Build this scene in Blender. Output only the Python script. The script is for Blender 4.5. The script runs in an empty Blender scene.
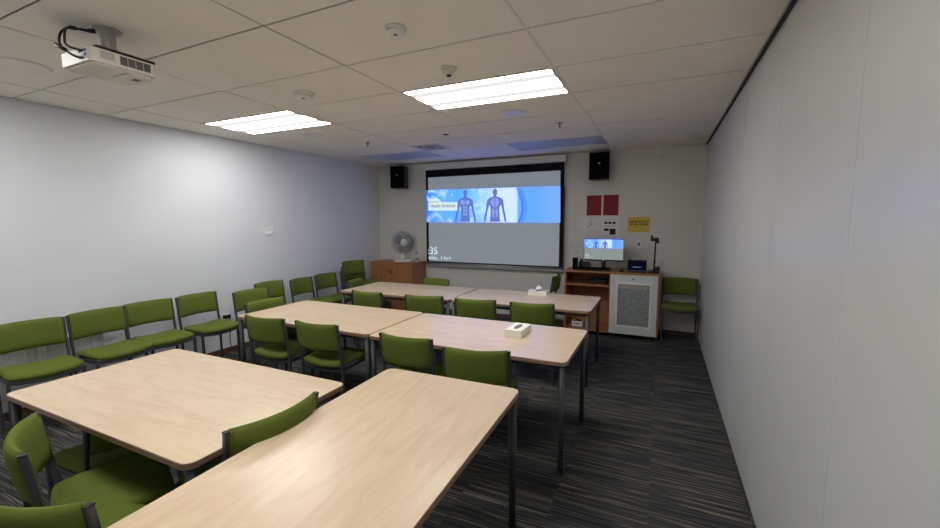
import bpy, bmesh, math, random
from mathutils import Vector, Matrix
random.seed(7)
R = math.radians
PI = math.pi
sc = bpy.context.scene
COL = sc.collection
ZC = 2.59            # ceiling height
XL, XR, YB, YF = -4.773, 0.512, 6.318, -0.9

# ------------------------------------------------------------------ materials
def mat(name, col, rough=.5, metal=0, spec=.5, bump=None, emit=None, estr=0, var=None, alpha=1, trans=0, coat=0):
    m = bpy.data.materials.new(name); m.use_nodes = True
    nt = m.node_tree; b = nt.nodes['Principled BSDF']
    b.inputs['Base Color'].default_value = (*col, 1)
    b.inputs['Roughness'].default_value = rough
    b.inputs['Metallic'].default_value = metal
    b.inputs['Specular IOR Level'].default_value = spec
    b.inputs['Coat Weight'].default_value = coat
    b.inputs['Transmission Weight'].default_value = trans
    if emit:
        b.inputs['Emission Color'].default_value = (*emit, 1); b.inputs['Emission Strength'].default_value = estr
    if var or bump:
        tc = nt.nodes.new('ShaderNodeTexCoord')
    if var:                                   # var = (scale, amount): slight tone noise
        n = nt.nodes.new('ShaderNodeTexNoise'); n.inputs['Scale'].default_value = var[0]; n.inputs['Detail'].default_value = 4
        nt.links.new(tc.outputs['Object'], n.inputs['Vector'])
        r = nt.nodes.new('ShaderNodeMapRange'); r.inputs['From Min'].default_value = .3; r.inputs['From Max'].default_value = .7
        r.inputs['To Min'].default_value = 1 - var[1]; r.inputs['To Max'].default_value = 1 + var[1]
        nt.links.new(n.outputs['Fac'], r.inputs['Value'])
        mx = nt.nodes.new('ShaderNodeMix'); mx.data_type = 'RGBA'; mx.blend_type = 'MULTIPLY'; mx.inputs['Factor'].default_value = 1
        mx.inputs['A'].default_value = (*col, 1)
        nt.links.new(r.outputs['Result'], mx.inputs['B'])
        nt.links.new(mx.outputs['Result'], b.inputs['Base Color'])
    if bump:                                  # bump = (scale, strength)
        n2 = nt.nodes.new('ShaderNodeTexNoise'); n2.inputs['Scale'].default_value = bump[0]; n2.inputs['Detail'].default_value = 3
        nt.links.new(tc.outputs['Object'], n2.inputs['Vector'])
        bp = nt.nodes.new('ShaderNodeBump'); bp.inputs['Strength'].default_value = bump[1]; bp.inputs['Distance'].default_value = .004
        nt.links.new(n2.outputs['Fac'], bp.inputs['Height']); nt.links.new(bp.outputs['Normal'], b.inputs['Normal'])
    return m

def srgb(r, g, b):
    f = lambda c: (c / 255 / 12.92) if c / 255 <= .04045 else ((c / 255 + .055) / 1.055) ** 2.4
    return (f(r), f(g), f(b))

def wood(name, c1, c2, scale=(1.2, 14, 14), rough=.4, spec=.5):
    m = bpy.data.materials.new(name); m.use_nodes = True
    nt = m.node_tree; b = nt.nodes['Principled BSDF']
    tc = nt.nodes.new('ShaderNodeTexCoord'); mp = nt.nodes.new('ShaderNodeMapping'); mp.inputs['Scale'].default_value = scale
    nt.links.new(tc.outputs['Object'], mp.inputs['Vector'])
    n = nt.nodes.new('ShaderNodeTexNoise'); n.inputs['Scale'].default_value = 1.6; n.inputs['Detail'].default_value = 6; n.inputs['Distortion'].default_value = 1.2
    nt.links.new(mp.outputs['Vector'], n.inputs['Vector'])
    n2 = nt.nodes.new('ShaderNodeTexNoise'); n2.inputs['Scale'].default_value = 9; n2.inputs['Detail'].default_value = 2
    nt.links.new(mp.outputs['Vector'], n2.inputs['Vector'])
    ad = nt.nodes.new('ShaderNodeMath'); ad.operation = 'MULTIPLY_ADD'; ad.inputs[1].default_value = .25
    nt.links.new(n2.outputs['Fac'], ad.inputs[0]); nt.links.new(n.outputs['Fac'], ad.inputs[2])
    cr = nt.nodes.new('ShaderNodeValToRGB')
    cr.color_ramp.elements[0].position = .42; cr.color_ramp.elements[0].color = (*c1, 1)
    cr.color_ramp.elements[1].position = .82; cr.color_ramp.elements[1].color = (*c2, 1)
    nt.links.new(ad.outputs[0], cr.inputs['Fac']); nt.links.new(cr.outputs['Color'], b.inputs['Base Color'])
    b.inputs['Roughness'].default_value = rough; b.inputs['Specular IOR Level'].default_value = spec
    return m

def carpet():
    m = bpy.data.materials.new('striped_carpet'); m.use_nodes = True
    nt = m.node_tree; b = nt.nodes['Principled BSDF']; L = nt.links.new
    tc = nt.nodes.new('ShaderNodeTexCoord'); sp = nt.nodes.new('ShaderNodeSeparateXYZ'); L(tc.outputs['Object'], sp.inputs[0])
    def math_(op, a, v=None, c=None):
        n = nt.nodes.new('ShaderNodeMath'); n.operation = op
        for i, q in enumerate((a, v, c)):
            if q is None: continue
            if isinstance(q, (int, float)): n.inputs[i].default_value = q
            else: L(q, n.inputs[i])
        return n.outputs[0]
    tile = math_('FLOOR', math_('DIVIDE', sp.outputs[0], .5))          # half-metre tiles shift the pattern
    tiley = math_('FLOOR', math_('DIVIDE', sp.outputs[1], .5))
    yy = math_('ADD', sp.outputs[1], math_('MULTIPLY', math_('ADD', tile, math_('MULTIPLY', tiley, 1.7)), 3.37))
    def stripes(fx, fy, off):
        cb = nt.nodes.new('ShaderNodeCombineXYZ')
        L(math_('MULTIPLY', sp.outputs[0], fx), cb.inputs[0]); L(math_('MULTIPLY', yy, fy), cb.inputs[1]); cb.inputs[2].default_value = off
        n = nt.nodes.new('ShaderNodeTexNoise'); n.inputs['Scale'].default_value = 1; n.inputs['Detail'].default_value = 2; n.inputs['Roughness'].default_value = .6
        L(cb.outputs[0], n.inputs['Vector']); return n.outputs['Fac']
    base = nt.nodes.new('ShaderNodeValToRGB'); e = base.color_ramp.elements
    e[0].position = .36; e[0].color = (*srgb(32, 33, 36), 1); e[1].position = .66; e[1].color = (*srgb(80, 80, 80), 1)
    L(stripes(1.3, 105, 0), base.inputs['Fac'])
    line = nt.nodes.new('ShaderNodeValToRGB'); e = line.color_ramp.elements
    e[0].position = .57; e[0].color = (0, 0, 0, 1); e[1].position = .66; e[1].color = (1, 1, 1, 1)
    L(stripes(1.8, 112, 7.3), line.inputs['Fac'])
    khaki = nt.nodes.new('ShaderNodeMix'); khaki.data_type = 'RGBA'
    khaki.inputs['B'].default_value = (*srgb(126, 119, 103), 1)
    L(line.outputs['Color'], khaki.inputs['Factor']); L(base.outputs['Color'], khaki.inputs['A'])
    L(khaki.outputs['Result'], b.inputs['Base Color'])
    n = nt.nodes.new('ShaderNodeTexNoise'); n.inputs['Scale'].default_value = 260; L(tc.outputs['Object'], n.inputs['Vector'])
    bp = nt.nodes.new('ShaderNodeBump'); bp.inputs['Strength'].default_value = .6; bp.inputs['Distance'].default_value = .004
    L(n.outputs['Fac'], bp.inputs['Height']); L(bp.outputs['Normal'], b.inputs['Normal'])
    b.inputs['Roughness'].default_value = .95; b.inputs['Specular IOR Level'].default_value = .1
    return m

def banner_mat(x0, x1, strength):
    """the banner picture: blue at the left, pale middle, blue at the right, with soft shapes"""
    m = bpy.data.materials.new('projected_banner'); m.use_nodes = True
    nt = m.node_tree; L = nt.links.new; nt.nodes.remove(nt.nodes['Principled BSDF'])
    out = nt.nodes['Material Output']; em = nt.nodes.new('ShaderNodeEmission'); L(em.outputs[0], out.inputs[0])
    em.inputs['Strength'].default_value = strength
    tc = nt.nodes.new('ShaderNodeTexCoord'); sp = nt.nodes.new('ShaderNodeSeparateXYZ'); L(tc.outputs['Object'], sp.inputs[0])
    mr = nt.nodes.new('ShaderNodeMapRange'); mr.inputs['From Min'].default_value = x0; mr.inputs['From Max'].default_value = x1
    L(sp.outputs[0], mr.inputs['Value'])
    n = nt.nodes.new('ShaderNodeTexNoise'); n.inputs['Scale'].default_value = 9.0 / (x1 - x0); n.inputs['Detail'].default_value = 3; n.inputs['Distortion'].default_value = 1.5
    L(tc.outputs['Object'], n.inputs['Vector'])
    ad = nt.nodes.new('ShaderNodeMath'); ad.operation = 'MULTIPLY_ADD'; ad.inputs[1].default_value = .0; L(n.outputs['Fac'], ad.inputs[0]); L(mr.outputs[0], ad.inputs[2])
    cr = nt.nodes.new('ShaderNodeValToRGB'); e = cr.color_ramp.elements
    stops = [(0, (40, 130, 225)), (.12, (110, 185, 245)), (.26, (90, 180, 245)), (.36, (120, 200, 248)), (.48, (165, 220, 252)), (.56, (215, 238, 255)), (.68, (215, 238, 252)), (.705, (205, 232, 252)), (.715, (110, 180, 245)), (.8, (105, 172, 245)), (1, (125, 178, 248))]
    e[0].position, e[0].color = stops[0][0], (*srgb(*stops[0][1]), 1); e[1].position, e[1].color = 1, (*srgb(*stops[-1][1]), 1)
    for p, c in stops[1:-1]:
        q = srgb(*c); k = e.new(p); k.color = (q[0], q[1], q[2] * 3.2, 1)
    L(ad.outputs[0], cr.inputs['Fac'])
    # cloudy white only over the left two thirds
    cl = nt.nodes.new('ShaderNodeValToRGB'); cl.color_ramp.elements[0].position = .5; cl.color_ramp.elements[1].position = .66
    L(n.outputs['Fac'], cl.inputs['Fac'])
    ma = nt.nodes.new('ShaderNodeMapRange'); ma.inputs['From Min'].default_value = .69; ma.inputs['From Max'].default_value = .71; ma.inputs['To Min'].default_value = .8; ma.inputs['To Max'].default_value = 0
    L(mr.outputs[0], ma.inputs['Value'])
    mu = nt.nodes.new('ShaderNodeMath'); mu.operation = 'MULTIPLY'; L(cl.outputs['Color'], mu.inputs[0]); L(ma.outputs[0], mu.inputs[1])
    mx = nt.nodes.new('ShaderNodeMix'); mx.data_type = 'RGBA'; mx.inputs['B'].default_value = (.62, .86, 2.8, 1)
    L(mu.outputs[0], mx.inputs['Factor']); L(cr.outputs['Color'], mx.inputs['A']); L(mx.outputs['Result'], em.inputs['Color'])
    return m

def emis(name, col, s):
    m = bpy.data.materials.new(name); m.use_nodes = True
    nt = m.node_tree; nt.nodes.remove(nt.nodes['Principled BSDF'])
    em = nt.nodes.new('ShaderNodeEmission'); em.inputs['Color'].default_value = (*col, 1); em.inputs['Strength'].default_value = s
    nt.links.new(em.outputs[0], nt.nodes['Material Output'].inputs[0]); return m

def lamp_mat(s):
    m = bpy.data.materials.new('lit_diffuser'); m.use_nodes = True
    nt = m.node_tree; nt.nodes.remove(nt.nodes['Principled BSDF']); L = nt.links.new
    em = nt.nodes.new('ShaderNodeEmission'); em.inputs['Color'].default_value = (1, .99, .965, 1)
    tc = nt.nodes.new('ShaderNodeTexCoord'); sp = nt.nodes.new('ShaderNodeSeparateXYZ'); L(tc.outputs['Object'], sp.inputs[0])
    mr = nt.nodes.new('ShaderNodeMapRange'); mr.inputs['From Min'].default_value = -.3; mr.inputs['From Max'].default_value = .3; L(sp.outputs[1], mr.inputs['Value'])
    cr = nt.nodes.new('ShaderNodeValToRGB'); e = cr.color_ramp.elements   # two tubes show through: dimmer lanes between them
    e[0].position = 0; e[0].color = (1, 1, 1, 1); e[1].position = 1; e[1].color = (1, 1, 1, 1)
    for p, v in ((.16, 1), (.19, .043), (.33, .043), (.37, 1), (.63, 1), (.67, .043), (.81, .043), (.84, 1)):
        k = e.new(p); k.color = (v, v, v, 1)
    L(mr.outputs[0], cr.inputs['Fac'])
    mu = nt.nodes.new('ShaderNodeMath'); mu.operation = 'MULTIPLY'; mu.inputs[1].default_value = s; L(cr.outputs['Color'], mu.inputs[0])
    L(mu.outputs[0], em.inputs['Strength']); L(em.outputs[0], nt.nodes['Material Output'].inputs[0]); return m

M = {
 'wall': mat('wall_paint', srgb(220, 223, 227), .6, spec=.3, var=(1.3, .015), bump=(180, .05)),
 'wallback': mat('back_wall_paint', srgb(214, 212, 206), .65, spec=.3, var=(1.3, .015), bump=(180, .05)),
 'partition': mat('partition_laminate', srgb(203, 203, 201), .3, spec=.45, var=(1.1, .045)),
 'gap': mat('dark_gap', srgb(52, 48, 44), .8),
 'seam': mat('pale_seam', srgb(210, 210, 208), .4),
 'tile': mat('ceiling_tile', srgb(241, 236, 226), .85, spec=.2, var=(2.5, .025), bump=(120, .12)),
 'tilegap': mat('ceiling_gap', srgb(96, 88, 76), .9),
 'teewhite': mat('white_tee', srgb(226, 222, 214), .5),
 'tbar': mat('grey_tee', srgb(172, 168, 160), .5, spec=.4),
 'carpet': carpet(),
 'skirt': wood('brown_skirting', srgb(84, 58, 42), srgb(112, 80, 58), (3, 30, 30), .5),
 'maple': wood('maple_laminate', srgb(217, 197, 167), srgb(203, 179, 147), (1.6, 9, 9), .28, .5),
 'edge': mat('brown_edge_band', srgb(140, 112, 90), .5),
 'cab': wood('cherry_laminate', srgb(172, 118, 74), srgb(148, 98, 60), (9, 9, 1.6), .4),
 'green': mat('green_upholstery', srgb(94, 107, 42), .85, spec=.15, var=(60, .06), bump=(420, .3)),
 'steel': mat('dark_grey_steel', srgb(66, 67, 72), .42, metal=.15, spec=.4),
 'cap': mat('black_plastic_cap', srgb(20, 20, 21), .4),
 'leg': mat('grey_steel_leg', srgb(60, 61, 65), .42, metal=.1),
 'black': mat('black_plastic', srgb(18, 18, 20), .45),
 'blackfab': mat('black_border', srgb(12, 12, 15), .7, spec=.2),
 'grille': mat('black_speaker_grille', srgb(9, 9, 10), .9, spec=.1),
 'white': mat('white_plastic', srgb(226, 225, 220), .4),
 'offwhite': mat('offwhite_plastic', srgb(214, 208, 194), .45),
 'housing': mat('white_housing', srgb(216, 213, 206), .45),
 'chrome': mat('brushed_metal', srgb(190, 190, 192), .3, metal=.9),
 'paper': mat('white_paper', srgb(222, 221, 218), .8),
 'red': mat('dark_red_paper', srgb(142, 30, 42), .7),
 'redink': mat('faint_dark_print', srgb(104, 22, 34), .7),
 'yellow': mat('yellow_paper', srgb(214, 186, 74), .7),
 'ink': mat('black_print', srgb(26, 24, 20), .7),
 'palegrey': mat('pale_grey_door', srgb(206, 210, 206), .45),
 'tissue': mat('white_tissue', srgb(242, 241, 238), .9),
 'card': mat('white_card', srgb(238, 235, 228), .55, var=(22, .03)),
 'slot': mat('dark_slot', srgb(120, 105, 90), .8),
 'radiator': mat('grey_heater', srgb(190, 190, 186), .5),
 'vent': mat('dark_vent', srgb(92, 92, 94), .5),
 'alu': mat('silver_tray', srgb(176, 176, 176), .35, metal=.6),
 'plasticclear': mat('clear_bottle', (.93, .95, .96), .08, trans=.9, spec=.5),
 'fanmetal': mat('light_fan_wire', srgb(176, 177, 181), .35),
 'blade': mat('translucent_blade', srgb(186, 188, 192), .3, trans=.35),
 'panelunlit': mat('unlit_diffuser', srgb(176, 194, 222), .3, spec=1.0),
 'lens': mat('glossy_lens', srgb(190, 208, 232), .3, spec=1.0),
 'boardface': mat('whiteboard_face', srgb(225, 226, 226), .2),
 'stripwood': wood('oak_strip', srgb(150, 120, 78), srgb(122, 92, 56), (12, 12, 2), .5),
 'screengrey': mat('screen_fabric', srgb(150, 152, 154), .9, emit=srgb(146, 156, 168), estr=.46),
 'figure': emis('figure_blue', srgb(104, 122, 206), 1.0), 'figure2': emis('figure_light', srgb(142, 164, 232), 1.0),
 'spine': emis('spine_blue', srgb(62, 110, 190), 1.0), 'pale': emis('pale_curve', srgb(214, 238, 255), 1.0),
 'labelbox': emis('label_white', srgb(218, 238, 240), 1.0), 'labelink': emis('label_ink', srgb(60, 86, 120), 1.0),
 'clock': emis('clock_white', srgb(225, 240, 250), 1.0),
 'monitorgrey': emis('monitor_grey', srgb(150, 160, 158), .85),
 'touch': emis('touch_navy', srgb(16, 18, 38), .5), 'touchtext': emis('touch_text', srgb(120, 140, 190), .8),
 'lamp': lamp_mat(19.5),
 'pocket': mat('projector_vent_dark', srgb(96, 92, 86), .6), 'pocket2': mat('projector_panel_grey', srgb(178, 174, 164), .5),
}
def frosted():
    m = bpy.data.materials.new('mottled_glass'); m.use_nodes = True
    nt = m.node_tree; b = nt.nodes['Principled BSDF']; L = nt.links.new
    tc = nt.nodes.new('ShaderNodeTexCoord'); n = nt.nodes.new('ShaderNodeTexNoise'); n.inputs['Scale'].default_value = 45; n.inputs['Detail'].default_value = 4
    L(tc.outputs['Object'], n.inputs['Vector'])
    cr = nt.nodes.new('ShaderNodeValToRGB'); e = cr.color_ramp.elements
    e[0].position = .38; e[0].color = (*srgb(122, 130, 128), 1); e[1].position = .62; e[1].color = (*srgb(148, 155, 152), 1)
    L(n.outputs['Fac'], cr.inputs['Fac']); L(cr.outputs['Color'], b.inputs['Base Color']); b.inputs['Roughness'].default_value = .35
    return m
M['frost'] = frosted()
M['banner'] = banner_mat(-3.72, -1.375, 1.0)
M['banner_small'] = banner_mat(-.26, .26, 1.0)

# ------------------------------------------------------------------ mesh builder
class MB:
    def __init__(s): s.bm = bmesh.new(); s.mi = 0
    def _f(s, vs, smooth=False):
        try:
            f = s.bm.faces.new(vs); f.material_index = s.mi; f.smooth = smooth; return f
        except ValueError: return None
    def box(s, x0, x1, y0, y1, z0, z1, bev=0, mtx=None):
        b = bmesh.new(); bmesh.ops.create_cube(b, size=1)
        for v in b.verts: v.co = Vector(((x0 + x1) / 2 + v.co.x * (x1 - x0), (y0 + y1) / 2 + v.co.y * (y1 - y0), (z0 + z1) / 2 + v.co.z * (z1 - z0)))
        if bev: bmesh.ops.bevel(b, geom=b.edges[:], offset=bev, segments=2, affect='EDGES', profile=.5)
        s.take(b, mtx, smooth=False); return s
    def take(s, b, mtx=None, smooth=None):
        vm = {v: s.bm.verts.new((mtx @ v.co) if mtx else v.co) for v in b.verts}
        for f in b.faces:
            s._f([vm[v] for v in f.verts], f.smooth if smooth is None else smooth)
        b.free()
    def sweep(s, pts, sec, up=(1, 0, 0), smooth=False, closed=False):
        """sweep a 2-D section (a along up-ish side vector, b along the other) along pts"""
        pts = [Vector(p) for p in pts]; rings = []
        n = len(pts)
        for i, p in enumerate(pts):
            if closed: d = pts[(i + 1) % n] - pts[i - 1]
            else: d = (pts[min(i + 1, n - 1)] - pts[max(i - 1, 0)])
            d.normalize(); u = Vector(up); u = u - d * u.dot(d)
            if u.length < 1e-4: u = Vector((0, 1, 0)) - d * d.y
            u.normalize(); w = d.cross(u)
            rings.append([s.bm.verts.new(p + u * a + w * b) for a, b in sec])
        k = len(sec)
        for i in range(n if closed else n - 1):
            A, B = rings[i], rings[(i + 1) % n]
            for j in range(k): s._f([A[j], A[(j + 1) % k], B[(j + 1) % k], B[j]], smooth)
        if not closed:
            s._f(rings[0][::-1]); s._f(rings[-1])
        return s
    def tube(s, pts, r, seg=10, closed=False, up=(.3, .2, 1)):
        return s.sweep(pts, [(r * math.cos(2 * PI * j / seg), r * math.sin(2 * PI * j / seg)) for j in range(seg)], up, True, closed)
    def cyl(s, c, r, h, seg=24, r2=None):
        return s.lathe([(r, 0), (r if r2 is None else r2, h)], c, seg)
    def lathe(s, prof, c=(0, 0, 0), seg=28, mtx=None, smooth=True):
        rings = []
        T = lambda v: (mtx @ Vector(v) if mtx else Vector(v)) + Vector(c)
        for r, z in prof: rings.append([s.bm.verts.new(T((r * math.cos(2 * PI * j / seg), r * math.sin(2 * PI * j / seg), z))) for j in range(seg)])
        for A, B in zip(rings, rings[1:]):
            for j in range(seg): s._f([A[j], A[(j + 1) % seg], B[(j + 1) % seg], B[j]], smooth)
        if prof[0][0] > 1e-6: s._f(rings[0][::-1])
        if prof[-1][0] > 1e-6: s._f(rings[-1])
        return s
    def prism(s, poly, z0, z1, mtx=None, smooth=False):
        T = lambda v: mtx @ Vector(v) if mtx else Vector(v)
        a = [s.bm.verts.new(T((x, y, z0))) for x, y in poly]; b = [s.bm.verts.new(T((x, y, z1))) for x, y in poly]
        s._f(a[::-1]); s._f(b); n = len(poly)
        for i in range(n): s._f([a[i], a[(i + 1) % n], b[(i + 1) % n], b[i]], smooth)
        return s
    def grid(s, fn, nu, nv, smooth=True, flip=False):
        V = [[s.bm.verts.new(fn(i / nu, j / nv)) for j in range(nv + 1)] for i in range(nu + 1)]
        for i in range(nu):
            for j in range(nv):
                q = [V[i][j], V[i + 1][j], V[i + 1][j + 1], V[i][j + 1]]
                s._f(q[::-1] if flip else q, smooth)
        return V
    def build(s, name, m, parent=None, recalc=True, loc=None):
        if recalc: bmesh.ops.recalc_face_normals(s.bm, faces=s.bm.faces[:])
        me = bpy.data.meshes.new(name); s.bm.to_mesh(me); s.bm.free()
        for q in (m if isinstance(m, (list, tuple)) else [m]): me.materials.append(q)
        o = bpy.data.objects.new(name, me); COL.objects.link(o)
        if parent: o.parent = parent
        if loc: o.location = loc
        return o

def rrect(x0, x1, y0, y1, r, n=5):
    P = []
    for cx, cy, a0 in ((x1 - r, y1 - r, 0), (x0 + r, y1 - r, 90), (x0 + r, y0 + r, 180), (x1 - r, y0 + r, 270)):
        for k in range(n + 1):
            a = R(a0 + 90 * k / n); P.append((cx + r * math.cos(a), cy + r * math.sin(a)))
    return P
def rsec(a, b, c=.004):   # rectangular tube section with clipped corners
    a /= 2; b /= 2
    return [(-a + c, -b), (a - c, -b), (a, -b + c), (a, b - c), (a - c, b), (-a + c, b), (-a, b - c), (-a, -b + c)]

def thing(name, label, cat, loc=(0, 0, 0), rz=0, group=None):
    o = bpy.data.objects.new(name, None); COL.objects.link(o); o.empty_display_size = .1
    o.location = loc; o.rotation_euler = (0, 0, rz); o['label'] = label; o['category'] = cat
    if group: o['group'] = group
    return o
def struct(o): o['kind'] = 'structure'; return o
def text(name, body, size, m, parent, loc, rot=(PI / 2, 0, 0), align='CENTER', depth=.0004, sx=1, bold=0):
    cu = bpy.data.curves.new(name, 'FONT'); cu.body = body; cu.size = size; cu.align_x = align; cu.align_y = 'CENTER'; cu.extrude = depth; cu.offset = bold
    t = bpy.data.objects.new(name, cu); COL.objects.link(t)
    bpy.context.view_layer.update()
    me = bpy.data.meshes.new_from_object(t.evaluated_get(bpy.context.evaluated_depsgraph_get()))
    bpy.data.objects.remove(t)
    me.materials.clear(); me.materials.append(m)
    o = bpy.data.objects.new(name, me); COL.objects.link(o); o.parent = parent; o.location = loc; o.rotation_euler = rot; o.scale.x = sx
    return o
def copy_tree(o, parent=None):
    c = o.copy(); COL.objects.link(c)
    if parent: c.parent = parent
    for ch in o.children: copy_tree(ch, c)
    return c

# ------------------------------------------------------------------ setting
struct(MB().box(XL - .1, XR + .1, YF - .1, YB + .1, -.08, 0).build('floor', M['carpet']))
struct(MB().box(XL - .12, XL, YF - .1, YB + .1, -.08, ZC + .1).build('wall_left', M['wall']))
struct(MB().box(XL, XR, YB, YB + .12, -.08, ZC + .1).build('wall_back', M['wallback']))
struct(MB().box(XL, XR, YF - .12, YF, -.08, ZC + .1).build('wall_front', M['wall']))
# right wall: a row of tall partition leaves with hairline joints
mb = MB()
ys = [YF - .1, -.28, .66, 1.6, 2.54, 3.47, 4.40, 5.40, YB + .1]
for a, b in zip(ys, ys[1:]): mb.box(XR, XR + .08, a + .0012, b - .0012, .012, ZC - .02)
w = struct(mb.build('wall_right', M['partition']))
mb = MB(); mb.box(XR + .02, XR + .12, YF - .1, YB + .1, -.08, ZC + .1)
struct(mb.build('wall_right', M['gap']))
mb = MB()
for y in ys[1:-1]: mb.box(XR - .0012, XR + .004, y - .004, y + .004, .014, ZC - .03)
struct(mb.build('trim_3', M['seam']))
mb = MB(); mb.box(XR - .016, XR + .004, YF, YB, ZC - .003, ZC + .012); mb.box(XR - .010, XR - .001, YF, YB, ZC - .022, ZC - .002)
struct(mb.build('trim_1', M['gap']))
struct(MB().box(XR - .023, XR - .016, YF, YB, ZC - .008, ZC + .01).build('trim_4', M['tbar']))
# ceiling: individual tiles a little out of level over a shadow gap
GX = [-.678 + 1.202 * k for k in range(-4, 2)]; GY = [2.175 + .6 * k for k in range(-8, 8)]
lights = [(-1.279, 3.075, 1), (-3.683, 3.075, 1), (-1.279, 5.475, 0), (-3.683, 5.475, 0), (-1.279, .675, 1), (-3.683, .675, 1)]
mb = MB()
for x0, x1 in zip(GX, GX[1:]):
    for y0, y1 in zip(GY, GY[1:]):
        a, b, c, d = max(x0, XL), min(x1, XR), max(y0, YF), min(y1, YB)
        if b - a < .02 or d - c < .02: continue
        if any(x0 < lx < x1 and y0 < ly < y1 for lx, ly, _ in lights): continue
        j = random.uniform(-.0015, .0015); g = .0062
        mb.box(a + g, b - g, c + g, d - g, ZC + j, ZC + .02)
struct(mb.build('ceiling', M['tile']))
struct(MB().box(XL - .1, XR + .1, YF - .1, YB + .1, ZC + .006, ZC + .12).build('ceiling', M['tilegap']))
mb = MB(); mb.box(-.686, -.672, YF, YB, ZC - .003, ZC + .008); mb.box(-1.888, -1.872, 3.38, YB, ZC - .003, ZC + .008)
struct(mb.build('trim_2', M['teewhite']))
struct(MB().box(XL, XL + .014, YF, YB, 0, .06, .002).build('baseboard_left', M['skirt']))
struct(MB().box(XL + .014, XR, YB - .014, YB, 0, .055, .002).build('baseboard_back', M['skirt']))

# ------------------------------------------------------------------ ceiling things
names = {0: 'lit rectangular ceiling light panel above the table with the tissue box', 1: 'lit rectangular ceiling light panel nearest the left wall',
         2: 'unlit ceiling light panel in front of the top of the projection screen', 3: 'unlit ceiling light panel in the corner above the left loudspeaker',
         4: 'lit ceiling light panel above the nearest right table, out of view overhead', 5: 'lit ceiling light panel above the nearest left table, out of view overhead'}
for i, (x, y, on) in enumerate(lights):
    t = thing('ceiling_light', names[i], 'ceiling light', (x, y, ZC), 0, 'recessed light panels in the tiled ceiling')
    mb = MB(); hx, hy = .596, .295
    for a, b, c, d in ((-hx, hx, -hy, -hy + .018), (-hx, hx, hy - .018, hy), (-hx, -hx + .018, -hy + .018, hy - .018), (hx - .018, hx, -hy + .018, hy - .018)):
        mb.box(a, b, c, d, -.003, .03, .001)
    mb.build('frame', M['offwhite'], t)
    MB().box(-hx + .018, hx - .018, -hy + .018, hy - .018, .002, .012).build('diffuser', M['lamp'] if on else M['panelunlit'], t)

def smoke(x, y, label, kind=0, s=1):
    t = thing('smoke_detector', label, 'smoke detector', (x, y, ZC), 0, 'round detectors on the ceiling'); t.scale = (s, s, min(s, 1.1))
    if kind == 0:
        MB().lathe([(.056, 0), (.056, -.012), (.052, -.018)], seg=32).build('base', M['white'], t)
        MB().lathe([(.050, -.017), (.048, -.034), (.040, -.042), (0.0001, -.045)], seg=32).build('cover', M['white'], t)
        MB().lathe([(.012, -.0435), (.010, -.048), (.0001, -.049)], (.012, -.02, .004), seg=14).build('indicator', M['vent'], t)
    else:
        MB().lathe([(.052, 0), (.052, -.014), (.046, -.02)], seg=32).build('base', M['offwhite'], t)
        MB().lathe([(.042, -.019), (.038, -.032), (.026, -.04), (.026, -.046), (.0001, -.046)], seg=32).build('cover', M['offwhite'], t)
        MB().lathe([(.017, -.045), (.015, -.055), (.0001, -.056)], seg=16).build('sensor', M['black'], t)
smoke(-1.287, 1.880, 'white round smoke detector on the ceiling tile furthest from the screen')
smoke(-2.568, 2.485, 'white domed smoke detector beside the left lit ceiling panel', 0, 1.35)
smoke(-1.296, 2.491, 'cream heat detector with a dark tip beside the right lit ceiling panel', 1)

t = thing('ceiling_speaker', 'large round ceiling loudspeaker grille near the projector', 'loudspeaker', (-3.73, 1.288, ZC))
MB().lathe([(.114, -.007), (.138, -.007), (.144, -.002), (.144, 0)], seg=40).build('rim', M['tile'], t)
MB().lathe([(.115, -.0065), (.0001, -.0065)], seg=40).build('grille', mat('grey_mesh_grille', srgb(150, 147, 138), .8), t)
for x, y, l in ((-1.287, 3.745, 'round recessed ceiling downlight just beyond the right lit panel'), (-3.70, 3.69, 'round recessed ceiling downlight just beyond the left lit panel')):
    t = thing('downlight', l, 'downlight', (x, y, ZC), 0, 'round recessed downlights')
    MB().lathe([(.088, -.004), (.108, -.005), (.112, -.001), (.112, 0)], seg=36).build('rim', M['white'], t)
    MB().lathe([(.089, -.001), (.0001, -.004)], seg=36).build('lens', M['lens'], t)
for x, y, l in ((-.982, 4.327, 'small fire sprinkler hanging from the ceiling, nearer the right loudspeaker'), (-3.419, 4.321, 'small fire sprinkler hanging from the ceiling, nearer the left wall'), (-2.3, 4.33, 'small dark flat sprinkler rose in front of the air vent')):
    t = thing('sprinkler', l, 'sprinkler', (x, y, ZC), 0, 'fire sprinklers')
    MB().lathe([(.032, 0), (.03, -.006), (.012, -.008)], seg=20).build('rose', M['tbar'] if x != -2.3 else M['vent'], t)
    if x != -2.3: MB().lathe([(.009, -.006), (.009, -.026), (.005, -.028), (.005, -.04), (.017, -.041), (.017, -.044), (.0001, -.044)], seg=14).build('head', M['vent'], t)
t = thing('air_vent', 'square ceiling air vent with slanted louvres above the screen', 'air vent', (-2.88, 4.975, ZC))
mb = MB()
for a, b, c, d in ((-.22, .22, -.22, -.195), (-.22, .22, .195, .22), (-.22, -.195, -.195, .195), (.195, .22, -.195, .195)): mb.box(a, b, c, d, -.008, .004)
mb.build('frame', M['white'], t)
MB().box(-.195, .195, -.195, .195, .0, .002).build('backing', M['vent'], t)
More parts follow.
